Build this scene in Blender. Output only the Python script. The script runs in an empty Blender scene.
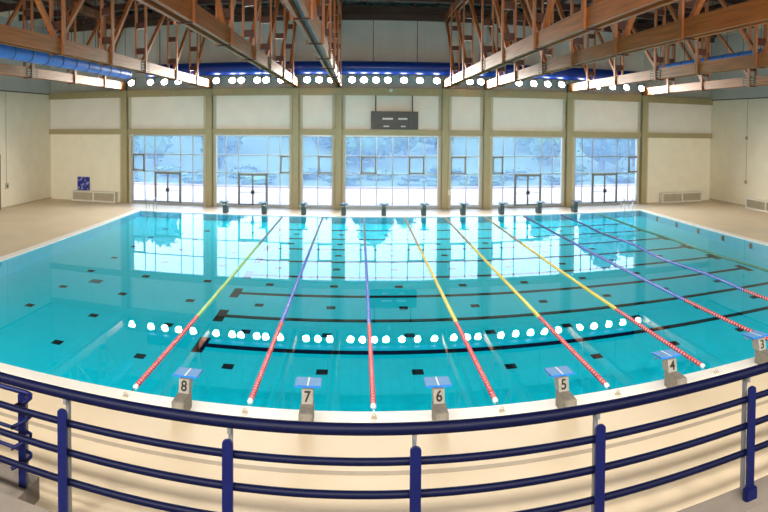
import bpy, bmesh, math, random
import numpy as np
from mathutils import Vector, Matrix

random.seed(7)
scene = bpy.context.scene
col = scene.collection

# ------------------------------------------------------------------ camera
# cylindrical panorama: 768x512 frame, 597.6 px per radian, optical axis at (359.0, 142.4)
FPX, CX, CY = 597.59, 358.99, 142.42
ROLL, PITCH, EYE = 0.006145, 0.029022, 5.6295
cam = bpy.data.cameras.new('camera')
cam.type = 'PANO'
cam.panorama_type = 'CENTRAL_CYLINDRICAL'
cam.central_cylindrical_range_u_min = (0 - CX) / FPX
cam.central_cylindrical_range_u_max = (768 - CX) / FPX
cam.central_cylindrical_range_v_min = (CY - 512) / FPX
cam.central_cylindrical_range_v_max = CY / FPX
cam.central_cylindrical_radius = 1.0
cam.clip_start, cam.clip_end = 0.05, 2000
cam_ob = bpy.data.objects.new('camera', cam)
col.objects.link(cam_ob)
cp, sp, cr, sr = math.cos(PITCH), math.sin(PITCH), math.cos(ROLL), math.sin(ROLL)
MR = Matrix(((cr, 0, sr), (0, 1, 0), (-sr, 0, cr))) @ Matrix(((1, 0, 0), (0, cp, -sp), (0, sp, cp)))
right, fwd, up = MR.row[0].copy(), MR.row[1].copy(), MR.row[2].copy()
m = Matrix((right, up, -fwd)).transposed().to_4x4()
m.translation = (0, 0, EYE)
cam_ob.matrix_world = m
scene.camera = cam_ob

# ------------------------------------------------------------------ light and exposure
world = bpy.data.worlds.new('overcast_sky')
scene.world = world
world.use_nodes = True
wn = world.node_tree.nodes
wn['Background'].inputs[0].default_value = (0.86, 0.94, 1.0, 1)
wn['Background'].inputs[1].default_value = 6.5
vs = scene.view_settings
vs.view_transform = 'Standard'
vs.look = 'None'
vs.gamma = 1.0
vs.exposure = 0.08
vs.use_curve_mapping = False
LAMP_W = 720.0          # floodlights on the window wall
REAR_W = 3100.0         # unseen row added behind the stands to light the near deck

# ------------------------------------------------------------------ materials
def lin(r, g, b):
    f = lambda c: (c / 255 / 12.92) if c / 255 <= 0.04045 else ((c / 255 + 0.055) / 1.055) ** 2.4
    return (f(r), f(g), f(b), 1)

MATS = {}
def mat(name, rgb, rough=0.5, metal=0.0, vary=0.06, scale=4.0, stretch=(1, 1, 1), bump=0.0, spec=0.5, bscale=None):
    if name in MATS:
        return MATS[name]
    mt = bpy.data.materials.new(name)
    mt.use_nodes = True
    nt = mt.node_tree
    b = nt.nodes['Principled BSDF']
    b.inputs['Roughness'].default_value = rough
    b.inputs['Metallic'].default_value = metal
    b.inputs['Specular IOR Level'].default_value = spec
    tc = nt.nodes.new('ShaderNodeTexCoord')
    mp = nt.nodes.new('ShaderNodeMapping')
    mp.inputs['Scale'].default_value = stretch
    nt.links.new(tc.outputs['Object'], mp.inputs[0])
    ns = nt.nodes.new('ShaderNodeTexNoise')
    ns.inputs['Scale'].default_value = scale
    ns.inputs['Detail'].default_value = 5
    nt.links.new(mp.outputs[0], ns.inputs['Vector'])
    rp = nt.nodes.new('ShaderNodeValToRGB')
    c = lin(*rgb)
    rp.color_ramp.elements[0].position = 0.3
    rp.color_ramp.elements[1].position = 0.7
    rp.color_ramp.elements[0].color = [max(0, v * (1 - 2 * vary)) for v in c[:3]] + [1]
    rp.color_ramp.elements[1].color = [min(1, v * (1 + 1.2 * vary)) for v in c[:3]] + [1]
    nt.links.new(ns.outputs['Fac'], rp.inputs[0])
    nt.links.new(rp.outputs[0], b.inputs['Base Color'])
    if bump:
        n2 = ns
        if bscale:
            n2 = nt.nodes.new('ShaderNodeTexNoise')
            n2.inputs['Scale'].default_value = bscale
            nt.links.new(mp.outputs[0], n2.inputs['Vector'])
        bp = nt.nodes.new('ShaderNodeBump')
        bp.inputs['Strength'].default_value = bump
        bp.inputs['Distance'].default_value = 0.02
        nt.links.new(n2.outputs['Fac'], bp.inputs['Height'])
        nt.links.new(bp.outputs[0], b.inputs['Normal'])
    MATS[name] = mt
    return mt

def emit(name, rgb, strength):
    if name in MATS:
        return MATS[name]
    mt = bpy.data.materials.new(name)
    mt.use_nodes = True
    b = mt.node_tree.nodes['Principled BSDF']
    b.inputs['Base Color'].default_value = (0.8, 0.8, 0.8, 1)
    b.inputs['Emission Color'].default_value = rgb
    b.inputs['Emission Strength'].default_value = strength
    MATS[name] = mt
    return mt

mat('plaster', (243, 238, 217), 0.75, vary=0.02, scale=1.2, bump=0.05)
mat('panel', (238, 235, 224), 0.55, vary=0.02, scale=1.0)
mat('upper_panel', (196, 199, 194), 0.6, vary=0.04, scale=0.6)  # greyed to hold the shade of the unlit wall above the floodlights
mat('olive_steel', (172, 160, 120), 0.5, vary=0.03)
mat('jamb', (205, 197, 172), 0.6, vary=0.03)
mat('deck', (222, 204, 176), 0.42, vary=0.04, scale=0.5, bump=0.06, bscale=60)
mat('coping', (246, 244, 238), 0.35, vary=0.02, scale=2)
mat('drain', (172, 158, 138), 0.5, vary=0.05)
mat('dark_tile', (6, 22, 40), 0.6, vary=0.1, spec=0.0)
mat('teal_tile', (20, 96, 116), 0.6, vary=0.1, spec=0.0)
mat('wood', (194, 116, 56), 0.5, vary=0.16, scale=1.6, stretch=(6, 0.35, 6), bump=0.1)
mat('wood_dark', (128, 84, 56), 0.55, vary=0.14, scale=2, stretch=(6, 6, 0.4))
mat('wood_post', (186, 112, 60), 0.5, vary=0.14, scale=2, stretch=(6, 6, 0.35), bump=0.1)
mat('rust_steel', (92, 52, 40), 0.55, vary=0.12)
mat('brown_steel', (74, 50, 42), 0.6, vary=0.1)
mat('roof_deck', (126, 120, 112), 0.7, vary=0.08, scale=0.7)
mat('duct_blue', (12, 54, 150), 0.3, vary=0.06, scale=2)
mat('duct_light', (64, 140, 240), 0.4, vary=0.08, scale=3)
mat('ring_dark', (30, 52, 92), 0.5)
mat('black_metal', (52, 54, 58), 0.45, vary=0.06)
mat('alu', (176, 186, 196), 0.35, metal=0.4, vary=0.04)
mat('frame_dark', (122, 128, 130), 0.45, vary=0.05)
mat('chrome', (205, 210, 212), 0.15, metal=1.0, vary=0.02)
mat('white_paint', (238, 236, 226), 0.45, vary=0.02)
mat('grille', (190, 182, 160), 0.6, vary=0.05)
mat('navy_paint', (8, 16, 66), 0.45, vary=0.05, scale=6, spec=0.25)
mat('navy_rail', (4, 8, 40), 0.5, vary=0.05, scale=6, spec=0.12)
mat('grey_plate', (112, 114, 120), 0.4, metal=0.3, vary=0.04)
mat('concrete', (160, 150, 136), 0.8, vary=0.08, scale=3, bump=0.15, bscale=30)
mat('concrete_dark', (112, 104, 96), 0.8, vary=0.08, scale=3, bump=0.15, bscale=30)
mat('block_stone', (152, 148, 140), 0.65, vary=0.1, scale=9, bump=0.1, bscale=50)
mat('block_base', (134, 129, 120), 0.7, vary=0.12, scale=9)
mat('block_far', (66, 84, 84), 0.6, vary=0.1)  # backlit shade put into the far blocks' colour
mat('block_far_top', (34, 78, 92), 0.5, vary=0.06)  # platform darkened for the same backlit look
mat('block_blue', (44, 126, 216), 0.45, vary=0.03, spec=0.2)
mat('block_pale', (106, 166, 228), 0.6, vary=0.03, spec=0.15)
mat('number_ink', (16, 16, 16), 0.5, vary=0.02)
mat('rope_red', (204, 28, 48), 0.35, vary=0.05)
mat('rope_grey', (118, 126, 130), 0.35, vary=0.04)
mat('rope_teal', (46, 132, 104), 0.35, vary=0.04)
mat('rope_tan', (176, 150, 104), 0.35, vary=0.04)
mat('rope_navy', (44, 70, 130), 0.35, vary=0.04)
mat('rope_white', (238, 232, 230), 0.35, vary=0.03)
mat('rope_yellow', (226, 206, 62), 0.35, vary=0.05)
mat('rope_blue', (40, 92, 206), 0.35, vary=0.05)
mat('rope_green', (150, 206, 92), 0.35, vary=0.05)
mat('board', (78, 76, 74), 0.5, vary=0.06)
mat('board_mark', (206, 206, 204), 0.4, vary=0.02)
mat('grey_door', (128, 120, 104), 0.5, vary=0.04)
mat('pavement', (172, 140, 120), 0.85, vary=0.06, scale=0.4)
mat('hill_grass', (58, 82, 52), 0.95, vary=0.2, scale=0.12)
mat('bark', (86, 70, 56), 0.9, vary=0.2)
mat('leaf_a', (62, 98, 58), 0.8, vary=0.3, scale=1.2)
mat('leaf_d', (46, 76, 52), 0.8, vary=0.3, scale=1.2)
mat('leaf_b', (88, 122, 70), 0.8, vary=0.3, scale=1.2)
mat('leaf_c', (50, 84, 66), 0.8, vary=0.3, scale=1.2)
mat('stone_wall', (176, 146, 134), 0.9, vary=0.12, scale=1.5)

def poster_material():
    mt = bpy.data.materials.new('poster_print')
    mt.use_nodes = True
    nt = mt.node_tree
    b = nt.nodes['Principled BSDF']
    tc = nt.nodes.new('ShaderNodeTexCoord')
    v = nt.nodes.new('ShaderNodeTexNoise')
    v.inputs['Scale'].default_value = 4.5
    v.inputs['Detail'].default_value = 1.5
    nt.links.new(tc.outputs['Object'], v.inputs['Vector'])
    rp = nt.nodes.new('ShaderNodeValToRGB')
    rp.color_ramp.elements[0].position = 0.52
    rp.color_ramp.elements[0].color = lin(26, 34, 140)
    rp.color_ramp.elements[1].position = 0.62
    rp.color_ramp.elements[1].color = lin(150, 160, 226)
    nt.links.new(v.outputs['Fac'], rp.inputs[0])
    nt.links.new(rp.outputs[0], b.inputs['Base Color'])
    MATS['poster'] = mt
poster_material()

def pool_tile_material():
    mt = bpy.data.materials.new('pool_tile')
    mt.use_nodes = True
    nt = mt.node_tree
    b = nt.nodes['Principled BSDF']
    b.inputs['Roughness'].default_value = 0.6
    b.inputs['Specular IOR Level'].default_value = 0.0
    tc = nt.nodes.new('ShaderNodeTexCoord')
    br = nt.nodes.new('ShaderNodeTexBrick')
    br.offset = 0.0
    br.inputs['Scale'].default_value = 1.0
    br.inputs['Brick Width'].default_value = 0.25
    br.inputs['Row Height'].default_value = 0.25
    br.inputs['Mortar Size'].default_value = 0.008
    br.inputs['Color1'].default_value = (0.003, 0.61, 0.82, 1)
    br.inputs['Color2'].default_value = (0.005, 0.64, 0.86, 1)
    br.inputs['Mortar'].default_value = (0.01, 0.56, 0.74, 1)
    nt.links.new(tc.outputs['Object'], br.inputs['Vector'])
    nt.links.new(br.outputs['Color'], b.inputs['Base Color'])
    MATS['pool_tile'] = mt
pool_tile_material()

def water_material():
    mt = bpy.data.materials.new('water')
    mt.use_nodes = True
    nt = mt.node_tree
    nt.nodes.remove(nt.nodes['Principled BSDF'])
    out = nt.nodes['Material Output']
    fr = nt.nodes.new('ShaderNodeFresnel')
    ge = nt.nodes.new('ShaderNodeNewGeometry')           # same reflectance from either side of the surface
    io = nt.nodes.new('ShaderNodeMapRange')
    io.inputs['To Min'].default_value = 1.44
    io.inputs['To Max'].default_value = 1 / 1.44
    nt.links.new(ge.outputs['Backfacing'], io.inputs['Value'])
    nt.links.new(io.outputs['Result'], fr.inputs['IOR'])
    gl = nt.nodes.new('ShaderNodeBsdfGlossy')
    gl.inputs['Roughness'].default_value = 0.0
    rf = nt.nodes.new('ShaderNodeBsdfTransparent')
    rf.inputs['Color'].default_value = (0.75, 0.985, 1.0, 1)
    mx = nt.nodes.new('ShaderNodeMixShader')
    nt.links.new(fr.outputs[0], mx.inputs[0])
    nt.links.new(rf.outputs[0], mx.inputs[1])
    nt.links.new(gl.outputs[0], mx.inputs[2])
    nt.links.new(mx.outputs[0], out.inputs['Surface'])
    MATS['water'] = mt
water_material()

def glass_material():
    mt = bpy.data.materials.new('window_glass')
    mt.use_nodes = True
    nt = mt.node_tree
    nt.nodes.remove(nt.nodes['Principled BSDF'])
    out = nt.nodes['Material Output']
    tr = nt.nodes.new('ShaderNodeBsdfTransparent')
    tr.inputs['Color'].default_value = (0.80, 0.87, 0.95, 1)
    tl = nt.nodes.new('ShaderNodeBsdfTranslucent')       # bluish veil that puts the outdoor haze into the panes
    tl.inputs['Color'].default_value = (0.38, 0.62, 1.0, 1)
    m1 = nt.nodes.new('ShaderNodeMixShader')
    m1.inputs[0].default_value = 0.16
    nt.links.new(tr.outputs[0], m1.inputs[1])
    nt.links.new(tl.outputs[0], m1.inputs[2])
    fr = nt.nodes.new('ShaderNodeFresnel')
    fr.inputs['IOR'].default_value = 1.25
    gl = nt.nodes.new('ShaderNodeBsdfGlossy')
    gl.inputs['Roughness'].default_value = 0.02
    m2 = nt.nodes.new('ShaderNodeMixShader')
    nt.links.new(fr.outputs[0], m2.inputs[0])
    nt.links.new(m1.outputs[0], m2.inputs[1])
    nt.links.new(gl.outputs[0], m2.inputs[2])
    nt.links.new(m2.outputs[0], out.inputs['Surface'])
    MATS['glass'] = mt
glass_material()
emit('lamp_lens', (1.0, 0.96, 0.86, 1), 30)

# ------------------------------------------------------------------ mesh helpers
class MB:
    def __init__(self):
        self.v, self.f = [], []
    def add(self, vs_, fs_):
        n = len(self.v)
        self.v += [tuple(q) for q in vs_]
        self.f += [tuple(i + n for i in q) for q in fs_]
        return self
    def box(self, x0, x1, y0, y1, z0, z1):
        return self.add([(x0, y0, z0), (x1, y0, z0), (x1, y1, z0), (x0, y1, z0), (x0, y0, z1), (x1, y0, z1), (x1, y1, z1), (x0, y1, z1)],
                        [(0, 3, 2, 1), (4, 5, 6, 7), (0, 1, 5, 4), (1, 2, 6, 5), (2, 3, 7, 6), (3, 0, 4, 7)])
    def cbox(self, c, s, bev=0.0):
        x, y, z = c
        a, b, d = s[0] / 2, s[1] / 2, s[2] / 2
        if not bev:
            return self.box(x - a, x + a, y - b, y + b, z - d, z + d)
        bm = bmesh.new()
        bmesh.ops.create_cube(bm, size=1)
        for q in bm.verts:
            q.co = Vector((q.co.x * s[0] + x, q.co.y * s[1] + y, q.co.z * s[2] + z))
        bmesh.ops.bevel(bm, geom=bm.edges[:], offset=bev, segments=2, affect='EDGES')
        bm.verts.index_update()
        self.add([q.co[:] for q in bm.verts], [[q.index for q in f.verts] for f in bm.faces])
        bm.free()
        return self
    def bar(self, p, q, w, t, side=Vector((1, 0, 0))):   # rectangular bar between two points; w along side
        p, q = Vector(p), Vector(q)
        d = (q - p).normalized()
        s = (side - d * side.dot(d)).normalized()
        n = d.cross(s)
        vs_ = []
        for o in (p, q):
            for a, b in ((-1, -1), (1, -1), (1, 1), (-1, 1)):
                vs_.append(o + s * (a * w / 2) + n * (b * t / 2))
        return self.add(vs_, [(0, 3, 2, 1), (4, 5, 6, 7), (0, 1, 5, 4), (1, 2, 6, 5), (2, 3, 7, 6), (3, 0, 4, 7)])
    def tube(self, pts, r, n=12, caps=True):
        pts = [Vector(q) for q in pts]
        rings = []
        prev = None
        for i, q in enumerate(pts):
            if i == 0: d = pts[1] - pts[0]
            elif i == len(pts) - 1: d = pts[-1] - pts[-2]
            else: d = (pts[i] - pts[i - 1]).normalized() + (pts[i + 1] - pts[i]).normalized()
            d.normalize()
            if prev is None:
                a = Vector((0, 0, 1)) if abs(d.z) < 0.9 else Vector((1, 0, 0))
                s = (a - d * a.dot(d)).normalized()
            else:
                s = (prev - d * prev.dot(d)).normalized()
            prev = s
            t = d.cross(s)
            rr = r[i] if isinstance(r, (list, tuple)) else r
            rings.append([q + (s * math.cos(2 * math.pi * k / n) + t * math.sin(2 * math.pi * k / n)) * rr for k in range(n)])
        vs_ = [q for g in rings for q in g]
        fs_ = []
        for i in range(len(rings) - 1):
            for k in range(n):
                a, b = i * n + k, i * n + (k + 1) % n
                fs_.append((a, b, b + n, a + n))
        if caps:
            fs_.append(tuple(range(n - 1, -1, -1)))
            fs_.append(tuple(range((len(rings) - 1) * n, len(rings) * n)))
        return self.add(vs_, fs_)
    def prism(self, poly, x0, x1):                        # polygon in (y, z), extruded along x
        n = len(poly)
        vs_ = [(x0, y, z) for y, z in poly] + [(x1, y, z) for y, z in poly]
        fs_ = [tuple(range(n - 1, -1, -1)), tuple(range(n, 2 * n))]
        fs_ += [(i, (i + 1) % n, (i + 1) % n + n, i + n) for i in range(n)]
        return self.add(vs_, fs_)
    def build(self, name, material, parent=None, smooth=False, at=None, recalc=True):
        me = bpy.data.meshes.new(name)
        o = at if at is not None else (base_of(parent) if parent is not None else Vector((0, 0, 0)))
        me.from_pydata([(x - o[0], y - o[1], z - o[2]) for x, y, z in self.v], [], self.f)
        me.materials.append(MATS[material] if isinstance(material, str) else material)
        bm = bmesh.new()
        bm.from_mesh(me)
        if recalc:
            bmesh.ops.recalc_face_normals(bm, faces=bm.faces[:])
        bm.to_mesh(me)
        bm.free()
        if smooth:
            for q in me.polygons:
                q.use_smooth = True
            try:
                me.set_sharp_from_angle(angle=math.radians(40))
            except Exception:
                pass
        ob = bpy.data.objects.new(name, me)
        col.objects.link(ob)
        if parent is not None:
            ob.parent = parent
        elif at is not None:
            ob.location = at
        return ob

def base_of(o):
    p = Vector((0, 0, 0))
    while o is not None:
        p += o.location
        o = o.parent
    return p

def tag(o, label=None, cat=None, group=None, kind=None):
    if label: o['label'] = label
    if cat: o['category'] = cat
    if group: o['group'] = group
    if kind: o['kind'] = kind
    return o

def thing(name, loc, label, cat=None, group=None, kind=None):
    o = bpy.data.objects.new(name, None)
    o.empty_display_size = 0.2
    o.location = loc
    col.objects.link(o)
    return tag(o, label, cat, group, kind)

def copy_tree(o, parent=None):
    c = o.copy()
    col.objects.link(c)
    c.parent = parent
    for ch in o.children:
        if ch.type != 'LIGHT':
            copy_tree(ch, c)
    return c

def text_mesh(body, size, depth=0.002):
    cu = bpy.data.curves.new('numeral', 'FONT')
    cu.body = body
    cu.size = size
    cu.extrude = depth
    cu.offset = size * 0.02
    cu.align_x = 'CENTER'
    cu.align_y = 'CENTER'
    ob = bpy.data.objects.new('numeral', cu)
    col.objects.link(ob)
    dg = bpy.context.evaluated_depsgraph_get()
    me = bpy.data.meshes.new_from_object(ob.evaluated_get(dg))
    bpy.data.objects.remove(ob)
    bpy.data.curves.remove(cu)
    return me

ORD = ['first', 'second', 'third', 'fourth', 'fifth', 'sixth', 'seventh', 'eighth', 'ninth', 'tenth']

# ------------------------------------------------------------------ layout (metres)
XL, XR = -22.75, 26.75            # side walls
YF, YB = 40.1, -2.9               # window wall, wall behind the stands
YN, YE = 11.566, 36.566           # near and far edge of the pool
PX0, PX1 = -14.06, 18.71          # pool sides
U0 = -3.429                       # centre of lane 8
WATER = -0.03
PROFILE = [0.94, 0.83, 0.74, 0.665, 0.60, 0.545, 0.50, 0.46, 0.43, 0.40, 0.37]   # apparent depth every 2.5 m, refraction shaped into the floor, deepest at the stands
DEPTH = WATER - PROFILE[0]
def floor_z(v):
    v = min(24.99, max(0.0, v)) / 2.5
    i = int(v)
    return WATER - (PROFILE[i] + (PROFILE[i + 1] - PROFILE[i]) * (v - i))
COLX = [-16.5, -10.21, -4.24, -1.37, 5.79, 8.66, 14.64, 20.61]

# ------------------------------------------------------------------ floor, pool, water
CW = 0.42
f = MB()
x0, x1, y0, y1 = PX0 - CW, PX1 + CW, YN - CW, YE + CW
f.box(XL, XR, 4.3, y0, -0.3, 0).box(XL, XR, y1, YF, -0.3, 0).box(XL, x0, y0, y1, -0.3, 0).box(x1, XR, y0, y1, -0.3, 0)
floor = tag(f.build('floor', 'deck'), 'beige floor of the pool hall around the pool', 'floor', kind='structure')
for z in (0.004,):
    MB().box(XL, XR, 9.44, 9.56, -0.01, z).build('drain_channel', 'drain', floor)

pool = thing('swimming_pool', ((PX0 + PX1) / 2, (YN + YE) / 2, 0), 'large rectangular turquoise tiled swimming pool basin with white edge', 'pool', kind='structure')
cp_ = MB()
cp_.box(x0, x1, y0, YN, -0.035, 0.012).box(x0, x1, YE, y1, -0.035, 0.012).box(x0, PX0, YN, YE, -0.035, 0.012).box(PX1, x1, YN, YE, -0.035, 0.012)
cp_.build('coping', 'coping', pool)
poly = [(YN - 0.2, DEPTH - 0.3)] + [(YE + 0.2, DEPTH - 0.3), (YE + 0.2, floor_z(25))] + [(YN + 2.5 * k, floor_z(2.5 * k)) for k in range(10, -1, -1)] + [(YN - 0.2, floor_z(0))]
MB().prism(poly, PX0 - 0.2, PX1 + 0.2).build('basin_floor', 'pool_tile', pool, smooth=True)
for b in ((PX0 - 0.2, PX0, YN - 0.2, YE + 0.2), (PX1, PX1 + 0.2, YN - 0.2, YE + 0.2), (PX0, PX1, YN - 0.2, YN), (PX0, PX1, YE, YE + 0.2)):
    MB().box(*b, DEPTH, -0.035).build('basin_wall', 'pool_tile', pool)
def slope_box(xa, xb, va, vb, lift):
    b = MB()
    b.prism([(YN + va, floor_z(va) - 0.03), (YN + vb, floor_z(vb) - 0.03), (YN + vb, floor_z(vb) + lift), (YN + va, floor_z(va) + lift)], xa, xb)
    return b
for k in range(8):
    v = 5.05 + 2.5 * k
    y = YN + v
    slope_box(U0 - 0.95, U0 + 19.7, v - 0.13, v + 0.13, 0.006).build('lane_line', 'dark_tile', pool)
    for u in (-1.07, 19.82):
        slope_box(U0 + u - 0.16, U0 + u + 0.16, v - 0.55, v + 0.55, 0.008).build('lane_line_end', 'dark_tile', pool)
    MB().box(PX1 - 0.01, PX1 + 0.02, y - 0.13, y + 0.13, max(-0.4, floor_z(v)), -0.12).build('wall_target', 'dark_tile', pool)
for k in range(8):
    v = 3.8 + 2.5 * k
    y = YN + v
    sq = None
    for j in range(-3, 8):
        x = U0 + 2.5 * j + (-0.12 if j < -1 else 0)
        if sq is None:
            o = sq = slope_box(x - 0.15, x + 0.15, v - 0.15, v + 0.15, 0.006).build('marker_tile', 'dark_tile', pool, at=(x, y, 0))
        else:
            o = sq.copy()
            col.objects.link(o)
        o.parent = pool
        o.location = (x - pool.location.x, y - pool.location.y, 0)
slope_box(U0 - 7.0, U0 - 6.5, 9.7, 10.2, 0.006).build('floor_drain', 'teal_tile', pool)

w = MB().add([(PX0, YN, WATER), (PX1, YN, WATER), (PX1, YE, WATER), (PX0, YE, WATER)], [(0, 1, 2, 3)])
water = tag(w.build('pool_water', 'water', recalc=False, smooth=True), 'calm clear turquoise water filling the swimming pool', 'water', kind='stuff')

# ------------------------------------------------------------------ room shell
wb = thing('wall_back', (2.0, YF, 0), 'cream panelled wall around the tall windows', 'wall', kind='structure')
edges = [XL] + COLX + [XR]
for i in range(9):
    a, b = edges[i] + (0.36 if i > 0 else 0), edges[i + 1] - (0.36 if i < 8 else 0)
    MB().box(a, b, YF, YF + 0.2, 5.30, 7.70).build('panel', 'panel', wb)
    if i in (0, 8):
        MB().box(a - (0.4 if i == 8 else 0), b + (0.4 if i == 0 else 0), YF, YF + 0.2, 0, 5.0).build('panel', 'plaster', wb)
    else:
        MB().box(a, b, YF - 0.02, YF + 0.35, -0.1, 0.13).build('sill', 'alu', wb)
MB().box(XL, XR, YF + 0.02, YF + 0.22, 8.0, 13.7).build('upper_wall', 'upper_panel', wb)
n = 0
for i in range(9):
    a, b = edges[i], edges[i + 1]
    cnt = max(1, round((b - a) / 1.5))
    for k in range(cnt):
        MB().box(a + (b - a) * k / cnt + 0.012, a + (b - a) * (k + 1) / cnt - 0.012, YF - 0.02, YF + 0.05, 8.12, 13.0).build('upper_panel', 'upper_panel', wb)
for cx in COLX:
    for s in (-1, 1):
        MB().box(cx + s * 0.36 - 0.09, cx + s * 0.36 + 0.09, YF - 0.06, YF + 0.3, 0, 8.0).build('jamb', 'jamb', wb)
    MB().box(cx - 0.3, cx + 0.3, YF + 0.05, YF + 0.3, 0, 8.0).build('jamb', 'jamb', wb)

tag(MB().box(XL, XR, YF - 0.25, YF + 0.02, 7.62, 8.12).build('trim_1', 'olive_steel'), 'upper tan steel beam running across the window wall under the floodlights', 'beam', kind='structure')
tag(MB().box(XL, XR, YF - 0.25, YF + 0.02, 4.96, 5.34).build('trim_2', 'olive_steel'), 'lower tan steel beam running along the tops of the windows', 'beam', kind='structure')

tag(MB().box(XL - 0.3, XL, YB, YF + 0.3, -0.3, 13.7).build('wall_left', 'plaster'), 'plain cream side wall with switch box and door', 'wall', kind='structure')
tag(MB().box(XR, XR + 0.3, YB, YF + 0.3, -0.3, 13.7).build('wall_right', 'plaster'), 'plain cream side wall with a thin vertical conduit', 'wall', kind='structure')
tag(MB().box(XL, XR, YB - 0.3, YB, -0.3, 13.7).build('wall_front', 'plaster'), 'cream wall behind the spectator stands', 'wall', kind='structure')

for nm, xa, xb in (('wall_left', XL, XL + 0.06), ('wall_right', XR - 0.06, XR)):
    MB().box(xa, xb, YB, YF, 8.05, 13.0).build('upper_shade', 'upper_panel', bpy.data.objects[nm])  # grey sheet carries the shade on the upper side wall
    MB().box(xa, xb, YB, YF, 7.98, 8.05).build('upper_wall_line', 'brown_steel', bpy.data.objects[nm])

ceil = thing('ceiling', (2, 18, 13.7), 'dark steel roof deck with purlins above the trusses', 'ceiling', kind='structure')
MB().box(XL - 0.3, XR + 0.3, YB - 0.3, YF + 0.3, 13.7, 13.9).build('roof_deck', 'roof_deck', ceil)
pur = None
for k in range(13):
    y = 39.3 - 3.55 * k if k else 39.55
    o = MB()
    o.box(XL, XR, y - 0.11, y + 0.11, 13.02, 13.06).box(XL, XR, y - 0.02, y + 0.02, 13.05, 13.42).box(XL, XR, y - 0.11, y + 0.11, 13.40, 13.44)
    o.build('purlin', 'brown_steel', ceil)
for k in range(33):
    x = XL + 0.8 + 1.5 * k
    MB().box(x - 0.05, x + 0.05, YB, YF, 13.44, 13.68).build('roof_joist', 'brown_steel', ceil)
MB().box(XL, XR, YF - 0.35, YF - 0.05, 12.62, 13.02).build('wall_plate_beam', 'brown_steel', ceil)

# ------------------------------------------------------------------ columns
def i_section(cx):
    b = MB()
    b.box(cx - 0.21, cx + 0.21, 39.74, 39.78, 0, 8.12).box(cx - 0.04, cx + 0.04, 39.78, 40.02, 0, 8.12).box(cx - 0.21, cx + 0.21, 40.02, 40.05, 0, 8.12)
    return b
for i, cx in enumerate(COLX):
    t = thing('steel_column', (cx, 39.9, 0), f'tan steel column on the window wall, {ORD[i]} from the blue poster', 'column', 'steel columns of the window wall')
    i_section(cx).build('shaft', 'olive_steel', t)
    MB().box(cx - 0.26, cx + 0.26, 39.68, 40.06, 0, 0.03).build('base_plate', 'olive_steel', t)
    MB().box(cx - 0.2, cx + 0.2, 39.79, 40.0, 8.08, 8.14).build('cap_plate', 'olive_steel', t)
MB().box(5.79 + 0.2, 5.79 + 0.36, 39.62, 39.76, 0.95, 1.3).build('x', 'white_paint')
o = bpy.data.objects['x']; o.name = 'wall_box'
tag(o, 'small white box fixed low on a steel column beside the scoreboard window', 'box')

# ------------------------------------------------------------------ windows and doors
WY = 40.16
S = WY / 39.8
def wx(x): return x * S
def wz(z): return EYE + (z - EYE) * S
ZT, Z2, Z1, ZB = wz(4.90), wz(3.57), wz(2.36), 0.13
BAYS = [
    ([-15.83, -14.91, -14.15, -12.23, -11.36, -10.57], 2, [0]),
    ([-9.82, -9.01, -8.14, -6.14, -5.29, -4.51], 2, [4]),
    ([-3.80, -2.73, -1.66], None, [1]),
    ([-0.93, 0.11, 1.18, 2.25, 3.32, 4.40, 5.46], None, [1, 4]),
    ([6.13, 7.23, 8.35], None, [0]),
    ([9.03, 9.81, 10.63, 12.54, 13.36, 14.25], 2, [0]),
    ([15.05, 15.62, 16.40, 18.38, 19.28, 20.24], 2, [4]),
]
ndoor = 0
def add_pane(x0, x1, z0, z1, parent):
    MB().box(x0, x1, WY - 0.006, WY + 0.006, z0, z1).build('pane', 'glass', parent)
BAYNAME = ['bay nearest the blue poster, with a glass double door', 'wide bay with a glass double door, next to the narrow bay', 'narrow window bay on the poster side of the scoreboard',
           'widest window bay, under the scoreboard', 'narrow window bay on the conduit side of the scoreboard', 'wide bay with a glass double door past the second narrow bay', 'end bay with a glass double door, farthest from the blue poster']
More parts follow.
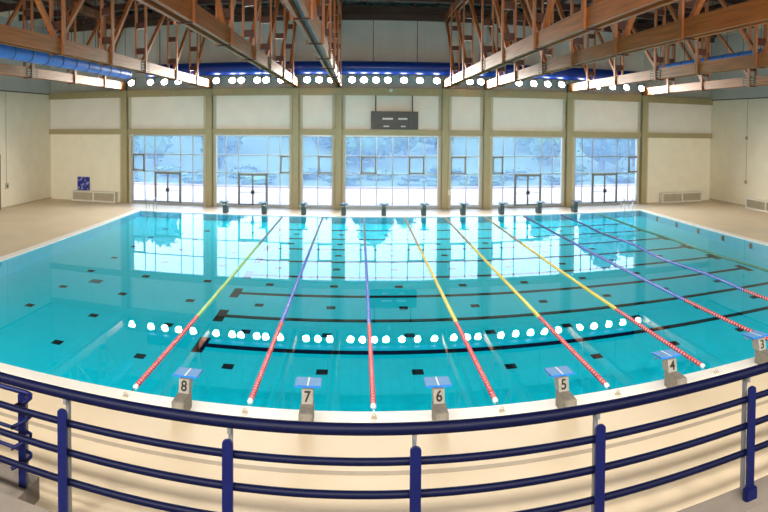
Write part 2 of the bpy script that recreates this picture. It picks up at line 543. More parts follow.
for bi, (xs, dcol, casements) in enumerate(BAYS):
    xs = [wx(x) for x in xs]
    W = thing(f'window_{bi + 1}', ((xs[0] + xs[-1]) / 2, WY, ZB), 'tall glazed curtain window, ' + BAYNAME[bi], 'window', kind='structure')
    fr = MB()
    fr.box(xs[0] - 0.05, xs[0] + 0.05, WY - 0.05, WY + 0.05, ZB, ZT).box(xs[-1] - 0.05, xs[-1] + 0.05, WY - 0.05, WY + 0.05, ZB, ZT)
    fr.box(xs[0], xs[-1], WY - 0.05, WY + 0.05, ZT - 0.05, ZT + 0.05).box(xs[0], xs[-1], WY - 0.06, WY + 0.05, ZB, ZB + 0.09)
    fr.build('frame', 'alu', W)
    MB().box(xs[0], xs[-1], WY - 0.03, WY + 0.03, ZT + 0.05, 5.0).build('head_board', 'jamb', W)
    for z in (Z2, Z1):
        MB().box(xs[0], xs[-1], WY - 0.035, WY + 0.035, z - 0.03, z + 0.03).build('transom', 'alu', W)
    for j, x in enumerate(xs[1:-1], 1):
        MB().box(x - 0.028, x + 0.028, WY - 0.035, WY + 0.035, ZB + 0.09, ZT - 0.05).build('mullion', 'alu', W)
    for j in range(len(xs) - 1):
        a, b = xs[j], xs[j + 1]
        add_pane(a, b, Z2, ZT, W)
        if j in casements:
            c = MB()
            q = 0.085
            c.box(a + 0.03, b - 0.03, WY - 0.075, WY - 0.03, Z2 - q - 0.03, Z2 - 0.03).box(a + 0.03, b - 0.03, WY - 0.075, WY - 0.03, Z1 + 0.03, Z1 + q + 0.03)
            c.box(a + 0.03, a + q + 0.03, WY - 0.075, WY - 0.03, Z1 + 0.03, Z2 - 0.03).box(b - q - 0.03, b - 0.03, WY - 0.075, WY - 0.03, Z1 + 0.03, Z2 - 0.03)
            s = c.build('casement', 'frame_dark', W)
            add_pane(a, b, Z1, Z2, s)
            MB().box((a + b) / 2 - 0.1, (a + b) / 2 + 0.1, WY - 0.12, WY - 0.07, Z2 - 0.12, Z2 - 0.06).build('handle', 'frame_dark', s)
        else:
            add_pane(a, b, Z1, Z2, W)
        if j != dcol:
            add_pane(a, b, ZB, Z1, W)
    if dcol is not None:
        ndoor += 1
        a, b = xs[dcol], xs[dcol + 1]
        mid = (a + b) / 2
        D = thing(f'door_{ndoor}', (mid, WY, ZB), 'glazed double door with dark frame in the ' + ['window bay by the blue poster', 'second window bay from the blue poster', 'second window bay from the far side wall', 'last window bay beside the pool ladder with two bars'][ndoor - 1], 'door', kind='structure')
        c = MB()
        zt = Z1 - 0.05
        c.box(a - 0.02, a + 0.07, WY - 0.08, WY - 0.02, ZB, zt).box(b - 0.07, b + 0.02, WY - 0.08, WY - 0.02, ZB, zt).box(a, b, WY - 0.08, WY - 0.02, zt - 0.07, zt)
        c.build('door_frame', 'frame_dark', D)
        for l, r in ((a + 0.07, mid), (mid, b - 0.07)):
            c = MB()
            g = 0.055
            c.box(l, l + g, WY - 0.075, WY - 0.025, ZB, zt - 0.07).box(r - g, r, WY - 0.075, WY - 0.025, ZB, zt - 0.07)
            c.box(l, r, WY - 0.075, WY - 0.025, ZB, ZB + 0.09).box(l, r, WY - 0.075, WY - 0.025, zt - 0.13, zt - 0.07)
            lf = c.build('door_leaf', 'frame_dark', D)
            add_pane(l, r, ZB, zt, lf)
            MB().box(l + 0.05, r - 0.05, WY - 0.13, WY - 0.09, 0.98, 1.02).build('push_bar', 'alu', lf)
            hx = r - 0.05 if r == mid else l + 0.05
            MB().box(hx - 0.07, hx + 0.07, WY - 0.14, WY - 0.07, 0.9, 1.14).build('lock', 'black_metal', lf)

# ------------------------------------------------------------------ roof trusses
NODES = [36.0, 31.7, 26.8, 22.85, 18.55, 14.2, 9.9, 5.6, 1.3]
def make_truss():
    t = thing('roof_truss', (0, 18.5, 8.15), '', 'truss', 'timber roof trusses')
    for s in (-1, 1):
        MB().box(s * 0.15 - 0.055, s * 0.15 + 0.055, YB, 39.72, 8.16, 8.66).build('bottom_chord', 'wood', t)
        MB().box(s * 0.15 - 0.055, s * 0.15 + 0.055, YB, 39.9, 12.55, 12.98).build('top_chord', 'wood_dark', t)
    for i, y in enumerate(NODES):
        for s in (-1, 1):
            MB().box(s * 0.245 - 0.035, s * 0.245 + 0.035, y - 0.10, y + 0.10, 8.12, 13.0).build('post', 'wood_post', t)
        for z in (9.15, 10.35, 11.55):
            MB().box(-0.21, 0.21, y - 0.07, y + 0.07, z - 0.14, z + 0.14).build('spacer_block', 'rust_steel', t)
        MB().box(-0.21, 0.21, y - 0.035, y + 0.035, 8.12, 8.16).build('node_bolt', 'rust_steel', t)
    ys = [39.75] + NODES
    mid = 5
    for i in range(1, len(ys)):
        if i <= mid:
            MB().bar((0, ys[i], 8.5), (0, ys[i - 1], 12.7), 0.15, 0.16).build('diagonal', 'wood_post', t)
        if i >= mid and i + 1 < len(ys):
            MB().bar((0, ys[i], 8.5), (0, ys[i + 1], 12.7), 0.15, 0.16).build('diagonal', 'wood_post', t)
    y = NODES[2]
    for s in (-1, 1):
        sp_ = MB().box(s * 0.21 - 0.012, s * 0.21 + 0.012, y - 0.55, y + 0.55, 8.19, 8.63).build('splice_plate', 'wood_dark', t)
        for k in range(3):
            MB().box(s * 0.225 - 0.012, s * 0.225 + 0.012, y - 0.42, y + 0.42, 8.24 + 0.13 * k, 8.29 + 0.13 * k).build('splice_bolt_bar', 'jamb', sp_)
    MB().box(-0.085, 0.085, YB, 39.7, 8.30, 8.36).build('cable_tray', 'black_metal', t)
    MB().box(-0.2, 0.2, 39.70, 39.98, 8.12, 8.68).build('bearing_shoe', 'rust_steel', t)
    return t
tr0 = make_truss()
for i, cx in enumerate(COLX):
    t = tr0 if i == 0 else copy_tree(tr0)
    t.location = (cx, 18.5, 8.15)
    t['label'] = f'long timber roof truss bearing on the {ORD[i]} steel column from the blue poster'

# ------------------------------------------------------------------ air ducts
t = thing('air_duct', (2.5, 39.35, 9.4), 'wide glossy blue air duct along the window wall above the floodlights', 'duct')
MB().tube([(-14.5, 39.35, 9.4), (19.6, 39.35, 9.4)], 0.43, 28).build('duct_tube', 'duct_blue', t, smooth=True)
for k in range(12):
    x = -13.6 + 2.9 * k
    MB().tube([(x - 0.03, 39.35, 9.4), (x + 0.03, 39.35, 9.4)], 0.438, 28).build('duct_joint', 'duct_blue', t, smooth=True)
    MB().box(x - 0.02, x + 0.02, 39.33, 39.37, 9.8, 13.0).build('hanger', 'brown_steel', t)
def side_duct(x, y0, y1, z, r, label):
    t = thing('air_duct', (x, (y0 + y1) / 2, z), label, 'duct')
    MB().tube([(x, y0, z), (x, y1, z)], r, 22).build('duct_tube', 'duct_light', t, smooth=True)
    y = y0 + 0.6
    while y < y1:
        MB().tube([(x, y - 0.02, z), (x, y + 0.02, z)], r + 0.012, 22).build('duct_joint', 'ring_dark', t, smooth=True)
        MB().box(x - 0.012, x + 0.012, y - 0.012, y + 0.012, z + r - 0.02, 13.05).build('hanger', 'brown_steel', t)
        y += 1.35
    return t
side_duct(-13.3, 2.0, 32.6, 8.62, 0.31, 'pale blue ringed fabric air duct hanging between two trusses near the switch box wall')
side_duct(17.0, 2.0, 31.0, 9.15, 0.24, 'thin blue ringed air duct hanging between two trusses near the conduit wall')

# ------------------------------------------------------------------ floodlights
LAMPX = [-15.71, -14.28, -13.25, -12.24, -11.18, -9.56, -8.45, -7.84, -6.76, -6.16, -5.16, -3.43, -2.64, -1.86, -0.48, 0.3, 1.09, 1.87, 2.93, 3.98, 5.11,
         6.4, 7.32, 8.07, 9.65, 10.7, 11.76, 12.77, 13.79, 15.38, 16.5, 17.66, 18.78, 20.0]
def make_lamp():
    t = thing('floodlight', (0, 0, 0), '', 'floodlight')
    A = Matrix.Rotation(math.radians(-28), 4, 'X')       # faces -Y, tilted down
    def lathe(prof, n=18):
        b = MB()
        vs_, fs_ = [], []
        for (r, y) in prof:
            for k in range(n):
                a = 2 * math.pi * k / n
                vs_.append(A @ Vector((r * math.cos(a), y, r * math.sin(a))))
        for i in range(len(prof) - 1):
            for k in range(n):
                fs_.append((i * n + k, i * n + (k + 1) % n, (i + 1) * n + (k + 1) % n, (i + 1) * n + k))
        fs_.append(tuple(range(n)))
        fs_.append(tuple(range((len(prof) - 1) * n, len(prof) * n)))
        return b.add(vs_, fs_)
    lathe([(0.05, 0.30), (0.12, 0.26), (0.15, 0.12), (0.25, 0.0), (0.26, -0.04), (0.255, -0.045)]).build('housing', 'alu', t, smooth=True)
    lathe([(0.225, -0.046), (0.215, -0.06), (0.15, -0.068)]).build('lens', 'lamp_lens', t, smooth=True)
    br = MB()
    for s in (-1, 1):
        br.box(s * 0.29 - 0.01, s * 0.29 + 0.01, 0.0, 0.05, -0.03, 0.36)
    br.box(-0.3, 0.3, 0.0, 0.05, 0.35, 0.37)
    br.build('bracket', 'black_metal', t)
    return t
lamp0 = make_lamp()
spot = bpy.data.lights.new('floodlight_beam', 'SPOT')
spot.energy = LAMP_W
spot.color = (1.0, 0.94, 0.84)
spot.spot_size = math.radians(122)
spot.spot_blend = 0.55
spot.shadow_soft_size = 0.2
spot_r = spot.copy()
spot_r.energy = REAR_W
def place_lamp(x, y, z, rz, label, group, data, first=False):
    t = lamp0 if first else copy_tree(lamp0)
    t.location = (x, y, z)
    t.rotation_euler = (0, 0, rz)
    t['label'] = label
    t['group'] = group
    lo = bpy.data.objects.new('beam', data)
    col.objects.link(lo)
    lo.parent = t
    lo.location = (0, -0.16, -0.08)
    dip = math.radians(35 if rz == 0 else 46)
    lo.rotation_euler = Vector((0, -math.cos(dip), -math.sin(dip))).to_track_quat('-Z', 'Y').to_euler()
BAYSHORT = ['bay beside the poster', 'second bay from the poster', 'narrow bay before the scoreboard', 'scoreboard bay', 'narrow bay past the scoreboard', 'sixth bay from the poster', 'last bay from the poster']
for i, x in enumerate(LAMPX):
    bay = sum(1 for c in COLX if c < x) - 1
    k = sum(1 for q in LAMPX if COLX[bay] < q < x)
    place_lamp(x, 39.3, 8.57, 0, f'{ORD[k]} floodlight from the poster side above the {BAYSHORT[bay]}', 'floodlights on the window wall', spot, i == 0)
RAIL_L = tag(MB().box(-16.2, 20.6, 39.31, 39.37, 8.942, 8.952).build('lamp_rail', 'black_metal'), 'long dark mounting rail carrying the floodlights over the windows', 'rail')
for k in range(16):  # added row, out of view, brightens the near deck
    place_lamp(-19.5 + 2.85 * k, -2.35, 8.57, math.pi, 'added unseen floodlight on the wall behind the stands', 'added floodlights behind the stands', spot_r)
tag(MB().box(-20.5, 24.5, -2.42, -2.36, 8.942, 8.952).build('lamp_rail', 'black_metal'), 'long dark mounting rail for the added unseen floodlights behind the stands', 'rail')

# ------------------------------------------------------------------ scoreboard
t = thing('scoreboard', (2.36, 39.72, 5.35), 'dark grey electronic scoreboard with pale bars, hung above the widest window', 'scoreboard')
MB().cbox((2.36, 39.72, 5.96), (3.15, 0.16, 1.2), 0.02).build('case', 'board', t)
MB().box(3.28, 3.31, 39.62, 39.645, 5.40, 6.52).build('divider', 'black_metal', t)
for (a, b, z0, z1) in ((1.55, 2.25, 6.00, 6.12), (2.6, 3.2, 6.00, 6.12), (1.62, 2.0, 5.52, 5.6), (2.78, 3.1, 5.52, 5.6)):
    MB().box(a, b, 39.628, 39.645, z0, z1).build('display_bar', 'board_mark', t)
for x in (1.1, 3.55):
    MB().tube([(x, 39.72, 6.5), (x, 39.90, 7.75)], 0.035, 8).build('suspension_rod', 'black_metal', t)
t = thing('camera_dome', (2.1, 39.7, 7.95), 'small white round sensor on the upper beam above the scoreboard', 'sensor')
MB().tube([(2.1, 39.85, 7.98), (2.1, 39.74, 7.98), (2.1, 39.66, 7.97)], [0.10, 0.11, 0.05], 14).build('dome', 'white_paint', t, smooth=True)
MB().tube([(2.1, 39.86, 7.98), (2.1, 39.83, 7.98)], 0.14, 14).build('mount', 'white_paint', t, smooth=True)

# ------------------------------------------------------------------ benches (grilled heater boxes), poster, wall bits
def heater(loc, length, rz, label):
    t = thing('heater_box', loc, label, 'heater')
    L = length
    fr = MB()
    fr.box(-L / 2, L / 2, -0.5, 0, 0.66, 0.74)
    fr.box(-L / 2, L / 2, -0.5, 0, 0.0, 0.1)
    for x in (-L / 2, -0.05, L / 2 - 0.1):
        fr.box(x, x + 0.1, -0.5, 0, 0.1, 0.66)
    fr.build('frame', 'white_paint', t, at=(0, 0, 0))
    for a, b in ((-L / 2 + 0.1, -0.05), (0.05, L / 2 - 0.1)):
        g = MB().box(a, b, -0.40, -0.36, 0.1, 0.66).build('grille', 'grille', t, at=(0, 0, 0))
        for k in range(7):
            z = 0.14 + 0.075 * k
            MB().box(a, b, -0.44, -0.40, z, z + 0.03).build('slat', 'grille', g, at=(0, 0, 0))
    t.rotation_euler = (0, 0, rz)
    return t
heater((-18.92, YF - 0.04, 0), 3.55, 0, 'low white heater box with two grilles below the blue poster')
heater((23.9, YF - 0.04, 0), 3.6, 0, 'low white heater box with two grilles on the window wall beside the conduit wall')
heater((XR - 0.02, 32.3, 0), 4.6, -math.pi / 2, 'low white heater box with two grilles standing along the side wall')
t = tag(MB().cbox((-19.92, YF - 0.05, 1.27), (1.02, 0.06, 1.0), 0.01).build('poster', 'poster', at=(-19.92, YF - 0.05, 1.27)), 'blue printed poster board leaning above the low white heater box', 'poster')

def wall_box(x, y, z, sx, sy, sz, name, label, m='grille'):
    t = thing(name, (x, y, z), label, 'switch')
    MB().cbox((x, y, z), (sx, sy, sz), 0.008).build('cover', m, t)
    d = 0.02 if x < 0 else -0.02
    MB().cbox((x + d * 2, y, z), (0.05, sy * 0.5, sz * 0.4), 0.004).build('button', 'black_metal', t)
wall_box(XL + 0.05, 33.9, 1.53, 0.1, 0.3, 0.38, 'switch_box', 'small grey switch box on the side wall above the deck')
tag(MB().box(XL, XL + 0.03, 33.885, 33.915, 1.7, 8.0).build('wall_conduit', 'grille'), 'thin vertical conduit rising from the grey switch box', 'conduit')
tag(MB().box(XR - 0.03, XR, 35.21, 35.245, 1.7, 8.4).build('wall_conduit', 'grille'), 'thin vertical conduit running up the side wall between two small boxes', 'conduit')
wall_box(XR - 0.05, 35.2, 1.84, 0.1, 0.22, 0.26, 'conduit_box', 'lower small box on the vertical wall conduit')
wall_box(XR - 0.05, 35.2, 5.1, 0.1, 0.22, 0.26, 'conduit_box', 'upper small box on the vertical wall conduit')
D = thing('door_5', (XL, 32.0, 0), 'grey side door in the plain wall with the switch box', 'door', kind='structure')
fr = MB()
fr.box(XL, XL + 0.08, 33.0, 33.12, 0, 3.72).box(XL, XL + 0.08, 30.4, 30.52, 0, 3.72).box(XL, XL + 0.08, 30.4, 33.12, 3.6, 3.72)
fr.build('door_frame', 'grey_door', D)
for a, b in ((30.52, 31.75), (31.77, 33.0)):
    l = MB().box(XL, XL + 0.05, a, b, 0, 3.6).build('door_leaf', 'grey_door', D)
    MB().box(XL + 0.05, XL + 0.12, (31.6 if a < 31 else 31.86), (31.66 if a < 31 else 31.92), 0.95, 1.2).build('handle', 'chrome', l)
tag(MB().box(XL, XL + 0.02, 33.12, YF, 0, 0.12).build('baseboard_left', 'jamb'), 'low tan baseboard of the switch box wall', 'baseboard', kind='structure')
tag(MB().box(XR - 0.02, XR, 4.5, YF, 0, 0.12).build('baseboard_right', 'jamb'), 'low tan baseboard of the conduit wall', 'baseboard', kind='structure')

# ------------------------------------------------------------------ lane ropes
ROPECOL = ['green', 'blue', 'blue', 'yellow', 'yellow', 'yellow', 'blue', 'blue', 'green']
def lane_rope(i):
    u = U0 + 2.5 * (i - 0.5)
    c = ROPECOL[i]
    between = ['beyond starting block 8', 'between starting blocks 8 and 7', 'between starting blocks 7 and 6', 'between starting blocks 6 and 5', 'between starting blocks 5 and 4',
               'between starting blocks 4 and 3', 'just past starting block 3', 'second past starting block 3', 'beside the pool side with dark targets'][i]
    t = thing('lane_rope', (u, YN, WATER), f'lane rope with red and {c} floats, {between}', 'lane rope', 'lane ropes across the pool')
    bow = [0, 0, 0, 0, 0, 0, 0.0, 0.11, 0.04][i]
    pos = lambda v: (u + bow * math.sin(math.pi * v / 25) * math.sin(v * 0.9 + 1) * 1.2, YN + v, WATER + 0.005)
    MB().tube([pos(0.0)] + [pos(v) for v in np.linspace(0.3, 24.7, 40)] + [pos(25.0)], 0.012, 6).build('cable', 'chrome', t)
    def floats(v0, v1, main, gap):
        discs, spools = MB(), MB()
        v, step = v0, 0.13
        while v < v1:
            p, q, e = Vector(pos(v)), Vector(pos(v + step * 0.56)), Vector(pos(v + step))
            d = (q - p).normalized()
            discs.tube([p, p + d * 0.012, q - d * 0.012, q], [0.042, 0.058, 0.058, 0.042], 10)
            spools.tube([q, e], 0.038, 8, caps=False)
            v += step
        tag(discs.build(('green' if main == 'rope_teal' else main[5:]) + '_floats', main, t, smooth=True), kind='stuff')
        tag(spools.build('spacer_floats', gap, t, smooth=True), kind='stuff')
    floats(0.35, 5.2, 'rope_red', 'rope_white')
    mc = 'rope_teal' if i == 8 else f'rope_{c}'
    floats(5.2, 16.0, mc, mc if c == 'yellow' or i == 8 else 'rope_white')
    m2 = 'rope_teal' if i == 8 else 'rope_tan' if c == 'yellow' else ('rope_navy' if i >= 6 else 'rope_grey')  # grey and tan far floats carry washed-out reflections in their colour
    floats(16.0, 24.7, m2, m2)
    for v in (0.3, 24.72):
        x, y, z = pos(v)
        MB().tube([(x, y - 0.06, z), (x, y - 0.03, z), (x, y + 0.03, z), (x, y + 0.06, z)], [0.03, 0.058, 0.058, 0.03], 12).build('end_float', 'rope_white', t, smooth=True)
for i in range(9):
    lane_rope(i)
ANCH = ['beyond starting block 8', 'between starting blocks 8 and 7', 'between starting blocks 7 and 6', 'between starting blocks 6 and 5', 'between starting blocks 5 and 4', 'between starting blocks 4 and 3']
for i in range(6):
    x = U0 + 2.5 * (i - 0.5)
    t = thing('rope_anchor', (x, 11.27, 0.012), 'small metal anchor eye in the white pool edge ' + ANCH[i], 'anchor', 'rope anchors along the near pool edge')
    MB().tube([(x, 11.27, 0.012), (x, 11.27, 0.04)], 0.06, 12).build('base', 'grille', t, smooth=True)
    MB().tube([(x - 0.03, 11.27, 0.03), (x - 0.03, 11.27, 0.09), (x, 11.27, 0.12), (x + 0.03, 11.27, 0.09), (x + 0.03, 11.27, 0.03)], 0.012, 6).build('eye', 'grille', t, smooth=True)

# ------------------------------------------------------------------ starting blocks
def starting_block(x, y, facing, num, label, group):
    # local frame: +Y towards the water
    t = thing('starting_block', (x, y, 0.012), label, 'starting block', group)
    o = (0, 0, 0)
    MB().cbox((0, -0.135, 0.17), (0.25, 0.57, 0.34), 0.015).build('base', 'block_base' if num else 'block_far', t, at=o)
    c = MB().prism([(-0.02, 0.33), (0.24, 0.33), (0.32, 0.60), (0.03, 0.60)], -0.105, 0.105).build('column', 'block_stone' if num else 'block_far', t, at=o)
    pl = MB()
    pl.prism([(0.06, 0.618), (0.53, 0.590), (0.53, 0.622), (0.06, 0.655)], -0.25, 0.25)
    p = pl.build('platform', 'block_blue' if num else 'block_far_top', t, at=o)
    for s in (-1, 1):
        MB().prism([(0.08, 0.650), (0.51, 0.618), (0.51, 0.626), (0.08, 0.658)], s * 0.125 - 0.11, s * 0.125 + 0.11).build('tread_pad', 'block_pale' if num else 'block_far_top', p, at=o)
    MB().prism([(0.07, 0.650), (0.52, 0.618), (0.52, 0.628), (0.07, 0.661)], -0.014, 0.014).build('centre_stripe', 'white_paint', p, at=o)
    g = MB()
    g.tube([(-0.2, 0.42, 0.58), (-0.2, 0.44, 0.50), (0.2, 0.44, 0.50), (0.2, 0.42, 0.58)], 0.014, 8)
    g.build('backstroke_grip', 'chrome', t, at=o, smooth=True)
    if num:
        # numeral standing proud of the sloping back of the column
        me = text_mesh(num, 0.25)
        for v in me.vertices:
            v.co.y *= 1.12
        n = bpy.data.objects.new('numeral', me)
        me.materials.append(MATS['number_ink'])
        col.objects.link(n)
        n.parent = t
        n.location = (0, 0.003, 0.465)
        n.rotation_euler = (math.radians(90) - math.atan2(0.05, 0.27), 0, 0)
        tag(n, f'black painted numeral {num}')
    if facing < 0:
        t.rotation_euler = (0, 0, math.pi)
        t.scale = (1.1, 1, 1.22)
    return t
for i, num in enumerate(['8', '7', '6', '5', '4', '3']):
    starting_block(U0 + 2.5 * i + (0.06 if num == '8' else -0.02), 11.12, 1, num, f'blue topped starting block numbered {num} at the railing end of the pool', 'starting blocks at the railing end')
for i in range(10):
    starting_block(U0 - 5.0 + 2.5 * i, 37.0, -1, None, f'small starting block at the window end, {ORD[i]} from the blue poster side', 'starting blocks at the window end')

# ------------------------------------------------------------------ pool ladders
def ladder(x, wdt, label):
    t = thing('pool_ladder', (x, YE, 0), label, 'ladder')
    for s in (-1, 1):
        X = x + s * wdt / 2
        pts = [(X, YE + 0.55, 0.0), (X, YE + 0.55, 0.62)] + [(X, YE + 0.25 + 0.3 * math.cos(a), 0.62 + 0.22 * math.sin(a)) for a in np.linspace(0.4, math.pi - 0.2, 8)] + [(X, YE - 0.08, 0.4), (X, YE - 0.08, -1.2)]
        MB().tube(pts, 0.024, 8).build('handrail', 'chrome', t, smooth=True)
    for z in (-0.3, -0.6, -0.9):
        MB().box(x - wdt / 2, x + wdt / 2, YE - 0.14, YE - 0.02, z, z + 0.03).build('rung', 'chrome', t)
ladder(-13.35, 0.5, 'chrome pool ladder in the pool corner on the blue poster side')
ladder(17.8, 0.6, 'chrome pool ladder in the pool corner on the conduit wall side')

# ------------------------------------------------------------------ gallery, railing, stair
G = thing('stand_gallery', (2, 2, 0), 'concrete spectator gallery floor with raised kerb under the blue railing', 'gallery', kind='structure')
MB().box(XL, XR, YB, 4.30, 1.95, 2.18).build('walkway_slab', 'concrete_dark', G)
MB().box(XL, XR, 4.02, 4.33, 1.9, 2.35).build('kerb', 'concrete_dark', G)
MB().box(XL, XR, 4.1, 4.3, -0.3, 1.95).build('gallery_wall', 'plaster', G)
for k, (a, b, z) in enumerate(((YB, 2.2, 2.6), (YB, 1.3, 3.05), (YB, 0.45, 3.5), (YB, -0.5, 3.95), (YB, -1.4, 4.4))):
    MB().box(XL, XR, a, b, z - 0.45, z).build('seating_step', 'concrete', G)

RY = 4.2
R = thing('gallery_railing', (0.4, RY, 2.35), 'navy blue metal railing along the front of the spectator gallery', 'railing')
XA, XB = -12.9, 16.6
MB().tube([(XA, RY, 3.462), (XB, RY, 3.462)], 0.043, 16).build('handrail', 'navy_rail', R, smooth=True)
for z in (3.225, 2.985, 2.745):
    MB().tube([(XA, RY, z), (XB, RY, z)], 0.028, 12).build('rail_bar', 'navy_rail', R, smooth=True)
SP = 1.405
pf = None
POSTX = [-2.267 - 1.39 * k for k in range(7, 0, -1)] + [-2.267, -0.927, 0.414, 1.814, 3.263] + [3.263 + 1.42 * k for k in range(1, 9)]
for x in POSTX:
    if not XA < x < XB: continue
    # navy front plate with rounded top, grey rear plate reaching up to the handrail
    n = 8
    poly = [(-0.04, 2.30), (0.04, 2.30)] + [(0.04 * math.cos(a), 3.33 + 0.03 * math.sin(a)) for a in np.linspace(0, math.pi, n)]
    vs_ = [(x + px_, RY - 0.068, pz) for px_, pz in poly] + [(x + px_, RY - 0.045, pz) for px_, pz in poly]
    N = len(poly)
    b = MB().add(vs_, [tuple(range(N)), tuple(range(2 * N - 1, N - 1, -1))] + [(i, (i + 1) % N, (i + 1) % N + N, i + N) for i in range(N)])
    b.build('post', 'navy_paint', R)
    MB().box(x - 0.014, x + 0.014, RY + 0.03, RY + 0.07, 2.30, 3.40).box(x - 0.012, x + 0.012, RY - 0.02, RY + 0.05, 3.38, 3.44).build('post_back_plate', 'grey_plate', R)
    MB().cbox((x, RY - 0.06, 2.37), (0.13, 0.07, 0.17), 0.012).build('post_foot', 'navy_paint', R)

# stair landing outside the gallery, at the left
SY = 5.3
st = thing('access_stair', (-4.2, 4.9, 1.2), 'grey concrete stair landing with two steps and navy bars outside the gallery railing', 'stair')
MB().box(-6.5, -3.3, 4.36, 5.5, 1.55, 1.80).build('landing', 'concrete_dark', st)
MB().box(-6.5, -3.75, 4.36, 5.0, 1.80, 1.97).build('step', 'concrete', st)
MB().box(-6.5, -4.15, 4.36, 5.0, 1.97, 2.14).build('step', 'concrete', st)
MB().box(-6.3, -3.6, 4.9, 5.2, -0.02, 1.55).build('support_wall', 'plaster', st)
SR = st
for z in (2.80, 2.60, 2.38, 2.17):
    r = 0.027 if z > 2.7 else 0.02
    MB().tube([(-7.5, SY, z), (-3.33, SY, z), (-3.275, SY - 0.01, z - 0.005), (-3.26, SY - 0.04, z - 0.02), (-3.285, SY - 0.09, z - 0.045), (-3.39, SY - 0.22, z - 0.10)], r, 10).build('rail_bar', 'navy_paint', SR, smooth=True)
for x in (-3.36, -4.9):
    MB().box(x - 0.042, x + 0.042, SY - 0.06, SY - 0.035, 1.80, 2.79).build('post', 'navy_paint', SR)
    MB().box(x - 0.012, x + 0.012, SY + 0.02, SY + 0.06, 1.80, 2.78).build('post_back_plate', 'grey_plate', SR)

# ------------------------------------------------------------------ outdoors
def heightfield(name, x0, x1, y0, y1, nx, ny, fn, m):
    b = MB()
    vs_ = [(x0 + (x1 - x0) * i / nx, y0 + (y1 - y0) * j / ny, 0) for j in range(ny + 1) for i in range(nx + 1)]
    vs_ = [(x, y, fn(x, y)) for x, y, _ in vs_]
    fs_ = [(j * (nx + 1) + i, j * (nx + 1) + i + 1, (j + 1) * (nx + 1) + i + 1, (j + 1) * (nx + 1) + i) for j in range(ny) for i in range(nx)]
    return b.add(vs_, fs_).build(name, m, smooth=True)
tag(MB().box(-70, 80, YF + 0.36, 53.2, -0.4, -0.06).build('terrace', 'pavement'), 'pale paved terrace outside the windows', 'terrace', kind='structure')
def hill_fn(x, y):
    s = min(1, max(0, (y - 62) / 110))
    return -0.2 + 11.5 * s * s * (3 - 2 * s) + 0.8 * math.sin(x * 0.06) * s + 0.5 * math.sin(x * 0.13 + y * 0.1) * s
tag(heightfield('hillside', -180, 190, 53.2, 190, 60, 40, hill_fn, 'hill_grass'), 'green wooded hillside rising beyond the terrace', 'hill', kind='structure')
tag(MB().box(-70, 80, 53.0, 53.4, -0.3, 0.12).build('terrace_wall', 'stone_wall'), 'low pinkish wall along the far side of the terrace', 'wall', kind='structure')

LEAF = ['leaf_a', 'leaf_b', 'leaf_c']
def crown_mesh(w, h, seed, nblob, nleaf, leaf):
    rg = np.random.default_rng(seed)
    vs_, fs_ = [], []
    bm = bmesh.new()
    bmesh.ops.create_icosphere(bm, subdivisions=2, radius=1)
    bv = np.array([q.co[:] for q in bm.verts])
    bf = [[q.index for q in f_.verts] for f_ in bm.faces]
    bm.free()
    for k in range(nblob):
        a = rg.uniform(0, 2 * math.pi)
        tt = rg.uniform(0, 1)
        rr = w * 0.33 * math.sqrt(rg.uniform(0, 1)) * (1.0 - 0.55 * tt)
        c = np.array([rr * math.cos(a), rr * math.sin(a), h * (0.22 + 0.6 * tt)])
        s = np.array([w * 0.2, w * 0.2, h * 0.16]) * rg.uniform(0.8, 1.2)
        q = bv * (1 + 0.16 * np.sin(bv[:, [1]] * 7 + k) + 0.12 * np.sin(bv[:, [0]] * 9 + bv[:, [2]] * 6))
        q = q * s + c
        n0 = len(vs_)
        vs_ += q.tolist()
        fs_ += [[i + n0 for i in f_] for f_ in bf]
        m_ = nleaf // nblob
        d = rg.normal(size=(m_, 3))
        d /= np.linalg.norm(d, axis=1)[:, None]
        pos = c + d * s * rg.uniform(0.95, 1.3, size=(m_, 1))
        for p in pos:
            e1 = rg.normal(size=3); e1 /= np.linalg.norm(e1)
            e2 = np.cross(e1, rg.normal(size=3)); e2 /= np.linalg.norm(e2)
            L = leaf * rg.uniform(0.6, 1.3)
            n0 = len(vs_)
            vs_ += [(p - e1 * L).tolist(), (p + e2 * L * 0.5).tolist(), (p + e1 * L).tolist(), (p - e2 * L * 0.5).tolist()]
            fs_.append([n0, n0 + 1, n0 + 2, n0 + 3])
    return vs_, fs_
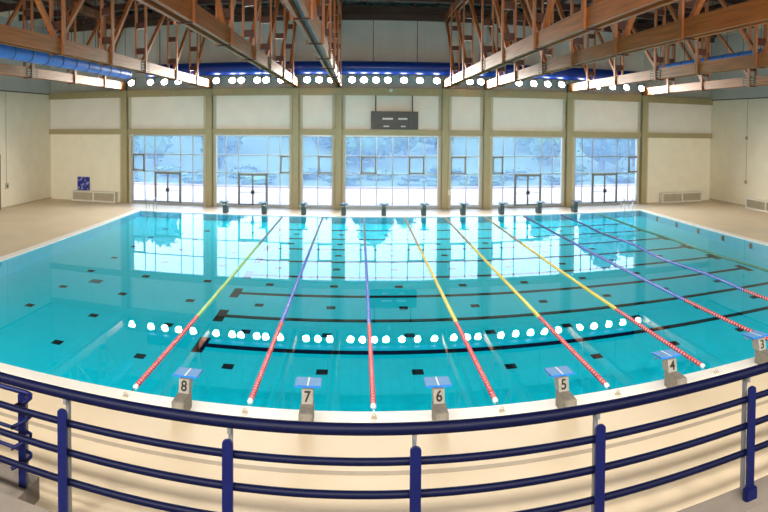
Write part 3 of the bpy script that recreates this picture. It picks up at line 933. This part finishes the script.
def tree(x, y, w, h, seed, m, label, group=None):
    z = hill_fn(x, y) if y > 53 else -0.06
    t = thing('tree', (x, y, z - 0.1), label, 'tree', group)
    v, f_ = crown_mesh(w, h, seed, 14, 1500, 0.28)
    MB().add(v, f_).build('crown', m, t, at=(0, 0, 0))
    MB().tube([(0, 0, 0), (0.1, 0, h * 0.25), (0, 0.1, h * 0.55)], [h * 0.035, h * 0.028, h * 0.012], 8).build('trunk', 'bark', t, at=(0, 0, 0), smooth=True)
def bush(x, y, w, h, seed, m, label, group):
    z = hill_fn(x, y) if y > 53 else -0.06
    t = thing('shrub', (x, y, z - 0.1), label, 'shrub', group)
    v, f_ = crown_mesh(w, h, seed, 7, 500, 0.16)
    MB().add(v, f_).build('foliage', m, t, at=(0, 0, 0.2 * h))
near = [(1.5, 76, 8.5, 9.4), (6.5, 84, 6, 8.2), (-17.5, 74, 6, 7.6), (-27, 76, 9, 11), (-34, 84, 9, 12), (31, 72, 9, 13.5), (38, 76, 10, 14.5), (25.5, 78, 6.5, 9.5)]
nl = ['broad leafy tree beyond the terrace, seen through the widest window', 'small leafy tree beside the broad tree behind the widest window', 'lone rounded tree beyond the second window bay', 'tall tree seen through the window bay by the blue poster',
      'tall dark tree behind the window bay by the blue poster', 'very tall tree seen through the end window bay beside the ladder', 'tallest tree, behind the end window bay', 'mid sized tree beyond the wide bay past the narrow windows']
for i, (x, y, w_, h_) in enumerate(near):
    tree(x, y, w_, h_, 20 + i, LEAF[i % 3], nl[i])
rg = random.Random(3)
for i in range(45):
    x = -82 + 3.9 * i + rg.uniform(-0.3, 0.3)
    y = (92, 116, 104, 128)[i % 4] + rg.uniform(-1, 1)
    tree(x, y, rg.uniform(7.5, 9.5), rg.uniform(5.5, 7.5), 60 + i, LEAF[i % 3], ['dark green tree on the wooded hillside', 'bright green tree on the wooded hillside', 'bluish green tree on the wooded hillside'][i % 3], f'hillside trees, kind {"abc"[i % 3]}')
for i in range(26):
    x = -46 + 3.7 * i + rg.uniform(-0.8, 0.8)
    bush(x, 57.4 + (i % 2) * 6.6, rg.uniform(5.4, 6.0), rg.uniform(1.7, 2.1), 120 + i, ['leaf_d', 'leaf_a', 'leaf_c'][i % 3], ['dark green shrub in the hedge behind the terrace wall', 'mid green shrub in the hedge behind the terrace wall', 'bluish green shrub in the hedge behind the terrace wall'][i % 3], f'hedge shrubs, kind {"abc"[i % 3]}')
